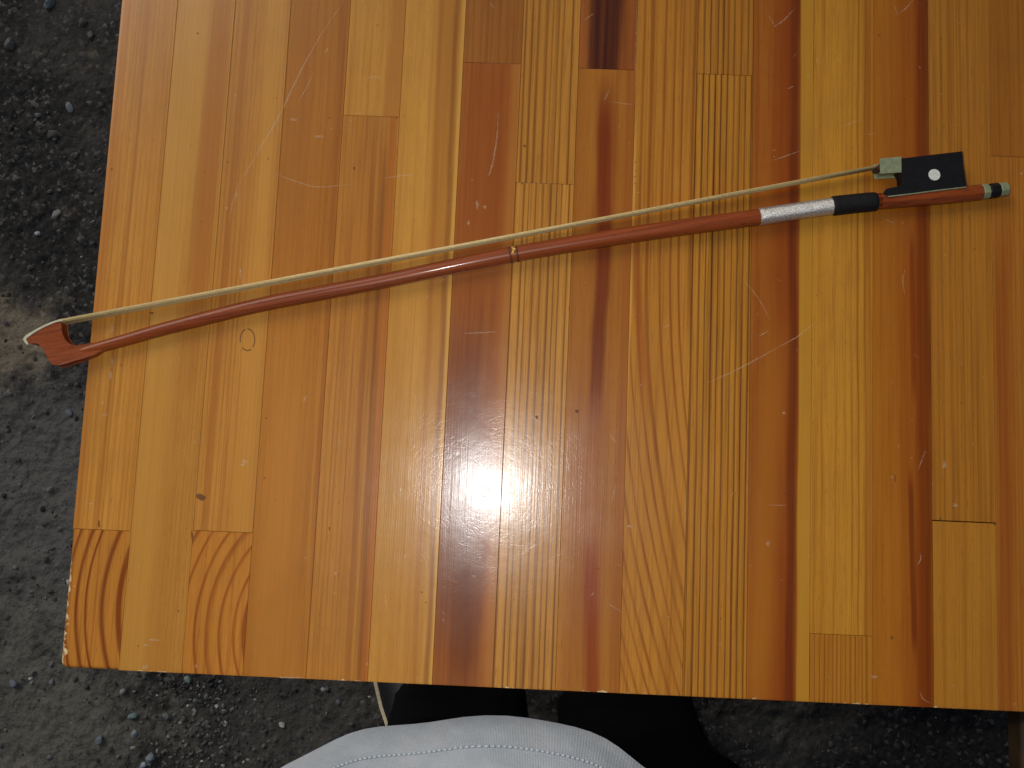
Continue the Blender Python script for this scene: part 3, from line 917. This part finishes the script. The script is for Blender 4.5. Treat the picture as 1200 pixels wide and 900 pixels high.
# winding of silver wire
bm = bmesh.new()
pts, rr = [], []
u0, u1, turns = 889.5, 975.5, 78
for k in range(turns * 4 + 1):
    u = u0 + (u1 - u0) * k / (turns * 4)
    p, r = on_axis(u)
    pts.append(p); rr.append(r + 0.00022 + 0.00016 * abs(math.sin(math.pi * k / 4)) + rng.uniform(-0.00003, 0.00003))
rings = tube(bm, pts, rr, 24)
N = NT('silver_wire')
co = N.obj()
sn = N.noise(co, 1500, 2, 0.7)  # light and dark flecks: the wire's sparkle painted into its colour
N.set(Base_Color=N.mix(N.smooth(sn, 0.35, 0.65), lin((168, 164, 156)), lin((236, 233, 228))), Metallic=0.85, Roughness=0.33, Normal=N.bump(N.noise(co, 1300, 2, 0.7), 0.45, 0.0008))
obj('silver_winding', bm, N.m, bow, True)
bm = bmesh.new()
us = [974.6, 975.2, 976.5, 980, 990, 1005, 1018, 1024, 1026.4, 1027.3]
ex = [0.0004, 0.0008, 0.00105, 0.0011, 0.0010, 0.0010, 0.0010, 0.0009, 0.0006, 0.0001]
tube(bm, [on_axis(u)[0] for u in us], [on_axis(u)[1] + e for u, e in zip(us, ex)], 24)
obj('leather_grip', bm, LEATHER, bow, True)
# screw button
button = None
for nm, mt, a, b, k in (('button', NICKEL, 1150.2, 1158.4, 1.0), ('button_band', EBONY, 1158.5, 1170.6, 1.01), ('button_cap', NICKEL, 1170.7, 1180.6, 0.97)):
    bm = bmesh.new()
    L_ = [a, a + 0.8, b - 0.8, b]
    q = [0.94, 1, 1, 0.90 if nm != 'button_cap' else 0.8]
    tube(bm, [on_axis(u)[0] for u in L_], [on_axis(u)[1] * k * s for u, s in zip(L_, q)], 8, phase=math.pi / 8)
    bmesh.ops.bevel(bm, geom=list(bm.edges), offset=0.0002, segments=1, affect='EDGES')
    obj(nm, bm, mt, bow)
# mended place: thread binding with a knot of yellow resin
bm = bmesh.new()
for u in (596.6, 598.2, 604.6, 606.0):
    a, r = on_axis(u); b, _ = on_axis(u + 0.9)
    tube(bm, [a, b], [r + 0.00022, r + 0.00022], 20)
bind = obj('thread_binding', bm, plain('dark_thread', lin((66, 40, 24)), 0.8, 900, 0.3), bow, True)
bm = bmesh.new()
for u, dv, s in ((601.0, -5.2, 2.5), (602.4, -3.2, 2.7), (601.6, -0.8, 2.4), (600.2, 1.2, 1.9), (602.8, -6.8, 1.6)):
    a, r = on_axis(u)
    c = at(u, np.interp(u, _ax[:, 0], _ax[:, 1]) + dv, AX)
    off = c - a
    h = math.sqrt(max(r * r - off.length ** 2, 0))
    P = pebble_shape(np.random.default_rng(int(u * 10)), ICO2_V, s * PX, 1.0)
    vs_ = [bm.verts.new(Vector(p) + c + Vector((0, 0, h))) for p in P]
    for f in ICO2_F: bm.faces.new([vs_[i] for i in f])
obj('resin_knot', bm, plain('yellow_resin', lin((206, 160, 66)), 0.3, 1500, 0.45, Coat_Weight=0.6), bind, True)

# ------------------------------------------------------------------ stool whose edge shows at the lower right
p = at(1196.3, 868, 0.45)
stool = empty('wooden_stool', (p.x + 0.16, p.y - 0.1, 0))
tag(stool, 'edge of a dark brown wooden stool beside the front of the table', 'stool')
SM = plain('stool_wood', lin((96, 72, 48)), 0.6, 40, 0.25)
bm = bmesh.new(); add_box(bm, (p.x, p.y - 0.20, 0.425), (p.x + 0.32, p.y + 0.12, 0.45), 0.003); obj('seat', bm, SM, stool)
for dx in (0.03, 0.29):
    for dy in (-0.17, 0.09):
        bm = bmesh.new(); add_box(bm, (p.x + dx - 0.016, p.y + dy - 0.016, 0.002), (p.x + dx + 0.016, p.y + dy + 0.016, 0.4245), 0.002); obj('leg', bm, SM, stool)

# ------------------------------------------------------------------ person at the table
hemc = at(568, 842, 0.69)
PXc, PYf = hemc.x, hemc.y
person = empty('person', (PXc, PYf - 0.15, 0))
tag(person, 'person in white T-shirt and black trousers standing at the front table edge', 'person')
def loft(bm, rings):
    vr = [[bm.verts.new(p) for p in r] for r in rings]
    n = len(vr[0])
    for a, b in zip(vr[:-1], vr[1:]):
        for k in range(n):
            bm.faces.new((a[k], a[(k + 1) % n], b[(k + 1) % n], b[k]))
    return vr
def smooth_noise(a, z, seed):
    return float(vnoise(np.array([a * 2.2 + 50]), np.array([z * 9 + 50]), seed)[0])
SK = plain('skin', lin((214, 168, 140)), 0.5, 60, 0.08)
bm = bmesh.new()
# z, front y offset from the hem, half width, half depth
prof = [(0.690, 0.0, 0.192, 0.150), (0.694, -0.0025, 0.190, 0.147), (0.702, -0.007, 0.187, 0.142), (0.711, -0.0112, 0.184, 0.137), (0.7145, -0.0130, 0.1832, 0.1355),
        (0.718, -0.0142, 0.182, 0.134), (0.730, -0.0215, 0.178, 0.130), (0.76, -0.042, 0.172, 0.122), (0.82, -0.05, 0.168, 0.116), (0.92, -0.05, 0.166, 0.116),
        (1.04, -0.055, 0.172, 0.112), (1.16, -0.055, 0.185, 0.112), (1.27, -0.068, 0.195, 0.10), (1.335, -0.085, 0.178, 0.08), (1.37, -0.098, 0.11, 0.062), (1.392, -0.104, 0.062, 0.055)]
n = 120
rings = []
for z, f, a, b in prof:
    r = []
    k0 = max(0.0, 1 - (z - 0.69) / 0.25)
    for k in range(n):
        t = 2 * math.pi * k / n
        s, c_ = math.sin(t), math.cos(t)
        wv = 1 + k0 * (0.016 * math.sin(5 * t + 0.6) + 0.012 * math.sin(9 * t + 2.0) + 0.006 * math.sin(17 * t)) + 0.015 * smooth_noise(t, z, 21)
        r.append((PXc + a * wv * abs(c_) ** 0.92 * math.copysign(1, c_), PYf + f - b + b * wv * s, z))
    rings.append(r)
loft(bm, rings)
N = NT('white_jersey')
co = N.obj()
wv = N.n('ShaderNodeTexWave', wave_type='BANDS', bands_direction='X'); N.put(wv.inputs[0], co); wv.inputs['Scale'].default_value = 330; wv.inputs['Distortion'].default_value = 1.0
cl = N.noise(co, 45, 4)
N.set(Base_Color=N.mix(N.smooth(cl, 0.3, 0.7), lin((164, 172, 179)), lin((177, 183, 189))), Roughness=0.9, Specular_IOR_Level=0.15,
      Normal=N.bump(N.math('ADD', N.math('MULTIPLY', wv.outputs[1], 0.5), N.noise(co, 500, 3)), 0.5, 0.0009, N.bump(N.noise(N.scaled(co, (16, 26, 9)), 1.0, 3, 0.55), 0.5, 0.012)), Sheen_Weight=0.1)
shirt = obj('shirt', bm, N.m, person, True)
# sleeves
for s in (-1, 1):
    bm = bmesh.new()
    sh = Vector((PXc + s * 0.165, PYf - 0.165, 1.315))
    tube(bm, [sh, sh + Vector((s * 0.055, 0.005, -0.06)), sh + Vector((s * 0.075, 0.02, -0.16))], [0.062, 0.07, 0.075], 20, caps=False)
    obj('sleeve', bm, N.m, shirt, True)
# hem stitches: small raised threads along the second line
bm = bmesh.new()
def hem_point(t, z, push):
    zz = [q[0] for q in prof]
    f = np.interp(z, zz, [q[1] for q in prof]); a = np.interp(z, zz, [q[2] for q in prof]); b = np.interp(z, zz, [q[3] for q in prof])
    k0 = max(0.0, 1 - (z - 0.69) / 0.25)
    s, c_ = math.sin(t), math.cos(t)
    wv_ = 1 + k0 * (0.016 * math.sin(5 * t + 0.6) + 0.012 * math.sin(9 * t + 2.0) + 0.006 * math.sin(17 * t)) + 0.015 * smooth_noise(t, z, 21)
    return Vector((PXc + (a * wv_) * abs(c_) ** 0.92 * math.copysign(1, c_) + push * c_ * .7, PYf + f - b + b * wv_ * s + push * s * .7, z + push * .7))
for k in range(150):
    t = math.pi * (0.12 + 0.76 * k / 150)
    dt = math.pi * 0.76 / 150 * 0.72
    tube(bm, [hem_point(t, 0.7152, 0.0004), hem_point(t + dt * .5, 0.7152, 0.0010), hem_point(t + dt, 0.7152, 0.0004)], [0.0006, 0.0009, 0.0006], 6)
st = obj('stitching', bm, plain('stitch_thread', lin((176, 185, 191)), 0.7, 300, 0.05), shirt, True)
st['kind'] = 'stuff'
# trousers
BLACK = plain('black_cloth', (0.006, 0.006, 0.0065, 1), 0.9, 200, 0.3, 0.3, 1500, Specular_IOR_Level=0.1)
aL = at(536, 838, 0.10); aR = at(738, 845, 0.10)
bm = bmesh.new()
def legring(c, rx, ry):
    L = []
    for k in range(48):
        t = 2 * math.pi * k / 48
        g = 1 + 0.07 * math.sin(3 * t + c[2] * 9) + 0.05 * math.sin(5 * t - c[2] * 14) + 0.03 * math.sin(9 * t + c[2] * 30)
        L.append((c[0] + rx * g * math.copysign(abs(math.cos(t)) ** 0.8, math.cos(t)), c[1] + ry * g * math.copysign(abs(math.sin(t)) ** 0.8, math.sin(t)), c[2]))
    return L
cy = PYf - 0.165
for ank, kneex, hipx, kr in ((aL, PXc - 0.055, PXc - 0.082, 0.072), (aR, PXc + 0.145, PXc + 0.086, 0.080)):
    loft(bm, [legring((ank.x, ank.y - 0.035, 0.05), 0.080, 0.098), legring((ank.x, ank.y - 0.037, 0.10), 0.075, 0.094), legring((ank.x, ank.y - 0.04, 0.15), 0.078, 0.09), legring((ank.x, ank.y - 0.045, 0.21), 0.08, 0.085), legring((0.5 * (ank.x + kneex), cy + 0.0, 0.32), 0.072, 0.075),
              legring((kneex, cy + 0.03, 0.46), kr, 0.08), legring((0.5 * (kneex + hipx), cy + 0.015, 0.62), 0.080, 0.085), legring((hipx, cy, 0.78), 0.070, 0.082), legring((PXc, cy, 0.86), 0.118, 0.078), legring((PXc, cy, 0.98), 0.112, 0.074)])
obj('trousers', bm, BLACK, person, True)
# shoes
SOLE = plain('cream_rubber', lin((206, 192, 160)), 0.6, 300, 0.1)
SHOE = plain('black_shoe', (0.013, 0.0135, 0.014, 1), 0.5, 200, 0.3, 0.2, 900)
def shoe(edge_a, edge_b, sign, grow_=0.0034, width=0.105, sole_mat=None):
    """edge_a/edge_b: photo pixels on the outer sole edge, near and far; sign: which side the shoe lies"""
    a, b = at(*edge_a, 0.015), at(*edge_b, 0.015)
    d = (b - a); d.z = 0; d.normalize()
    s = Vector((d.y, -d.x, 0)) * sign
    base = a - d * 0.15
    half = [(0.0, 0.024), (0.02, 0.034), (0.07, 0.038), (0.12, 0.042), (0.17, 0.050), (0.21, 0.0525), (0.245, 0.045), (0.268, 0.030), (0.28, 0.010)]
    mid = base + s * (width / 2)
    def outline(grow, z):
        L = [mid + d * (y - (grow if y == 0 else 0)) - s * (h + grow) for y, h in half]
        Rr = [mid + d * (y) + s * (h + grow) for y, h in half[::-1]]
        return [(q.x, q.y, z) for q in L + Rr]
    bm = bmesh.new()
    vr = loft(bm, [outline(grow_, 0.003), outline(grow_, 0.007), outline(grow_, 0.012), outline(0.0, 0.0125)])
    bm.faces.new(vr[0]); bm.faces.new(vr[-1])
    so_ = bm
    bm2 = bmesh.new()
    top = lambda y: np.interp(y, [0, 0.08, 0.13, 0.2, 0.25, 0.28], [0.10, 0.10, 0.085, 0.058, 0.045, 0.03])
    rings = []
    for f, g in ((0.0, -0.001), (0.3, -0.0045), (0.7, -0.013), (0.92, -0.024), (1.0, -0.036)):
        L = [(mid + d * y - s * max(h + g, 0.002), 0.0127 + (top(y) - 0.0127) * f) for y, h in half]
        Rr = [(mid + d * y + s * max(h + g, 0.002), 0.0127 + (top(y) - 0.0127) * f) for y, h in half[::-1]]
        rings.append([(q.x, q.y, z) for q, z in L + Rr])
    vr = loft(bm2, rings); bm2.faces.new(vr[-1]); bm2.faces.new(vr[0])
    o = obj('shoe', bm2, SHOE, person, True)
    obj('sole', so_, sole_mat or SOLE, o)
shoe((448, 848), (440.5, 804), 1)
shoe((664, 850), (672, 812), 1, 0.0012, 0.105, SHOE)

# upper body with head and arms lifted to hold the camera above the table
def figure():
    V, E_, RR = [], [], []
    def add(p, r, par=None):
        V.append(p); RR.append(r)
        if par is not None: E_.append((par, len(V) - 1))
        return len(V) - 1
    x0, y0 = PXc, PYf - 0.165
    root = add((x0, y0, 0.90), 0.085)
    sp = add((x0, y0, 1.08), 0.085, root)
    ch = add((x0, y0, 1.24), 0.085, sp)
    nk = add((x0, y0 + 0.005, 1.39), 0.052, ch)
    nk2 = add((x0, y0 + 0.02, 1.45), 0.05, nk)
    h1 = add((x0, y0 + 0.045, 1.50), 0.066, nk2)
    h2 = add((x0, y0 + 0.035, 1.565), 0.084, h1)
    h3 = add((x0, y0 + 0.02, 1.63), 0.066, h2)
    nose = add((x0, y0 + 0.125, 1.535), 0.010, h2)
    for s in (-1, 1):
        add((x0 + s * 0.085, y0 + 0.03, 1.55), 0.014, h2)
        sh = add((x0 + s * 0.15, y0, 1.315), 0.052, ch)
        el = add((x0 + s * 0.235, y0 + 0.03, 1.10), 0.040, sh)
        fa = add((x0 + s * 0.19, y0 + 0.14, 1.24), 0.036, el)
        wr = add((CAM.x + s * 0.095, CAM.y - 0.075, 1.375), 0.024, fa)
        pm = add((CAM.x + s * 0.085, CAM.y - 0.03, 1.405), 0.022, wr)
        for q, l in enumerate((0.034, 0.040, 0.038, 0.030)):
            k1 = add((CAM.x + s * 0.075, CAM.y - 0.005 - 0.017 * (q - 1.5), 1.435 - 0.004 * abs(q - 1.5)), 0.0085, pm)
            add((CAM.x + s * (0.075 - l), CAM.y - 0.005 - 0.016 * (q - 1.5), 1.437), 0.0075, k1)
        tb = add((CAM.x + s * 0.07, CAM.y - 0.052, 1.39), 0.0105, wr)
        add((CAM.x + s * 0.045, CAM.y - 0.05, 1.392), 0.009, tb)
    me = bpy.data.meshes.new('body')
    me.from_pydata(V, E_, [])
    o = link_mesh('body', me, SK, person)
    md = o.modifiers.new('skin', 'SKIN')
    for i, r in enumerate(RR):
        me.skin_vertices[0].data[i].radius = (r, r)
    me.skin_vertices[0].data[0].use_root = True
    sb = o.modifiers.new('sub', 'SUBSURF'); sb.levels = 1; sb.render_levels = 2
    bm = bmesh.new()
    bmesh.ops.create_uvsphere(bm, u_segments=24, v_segments=14, radius=1.0)
    for v in list(bm.verts):
        if v.co.z < -0.15 and v.co.y > -0.2 or v.co.z < -0.6:
            bm.verts.remove(v)
    for v in bm.verts:
        v.co = Vector((v.co.x * 0.092, v.co.y * 0.105, v.co.z * 0.095)) + Vector((x0, y0 + 0.022, 1.60))
    obj('hair', bm, plain('dark_hair', lin((38, 30, 26)), 0.5, 300, 0.3), person, True)
    for s in (-1, 1):
        bm = bmesh.new()
        bmesh.ops.create_uvsphere(bm, u_segments=12, v_segments=8, radius=0.011)
        bmesh.ops.translate(bm, verts=bm.verts, vec=(x0 + s * 0.03, y0 + 0.108, 1.56))
        obj('eye', bm, plain('eye', lin((60, 44, 34)), 0.2, 100, 0.1), person, True)
figure()
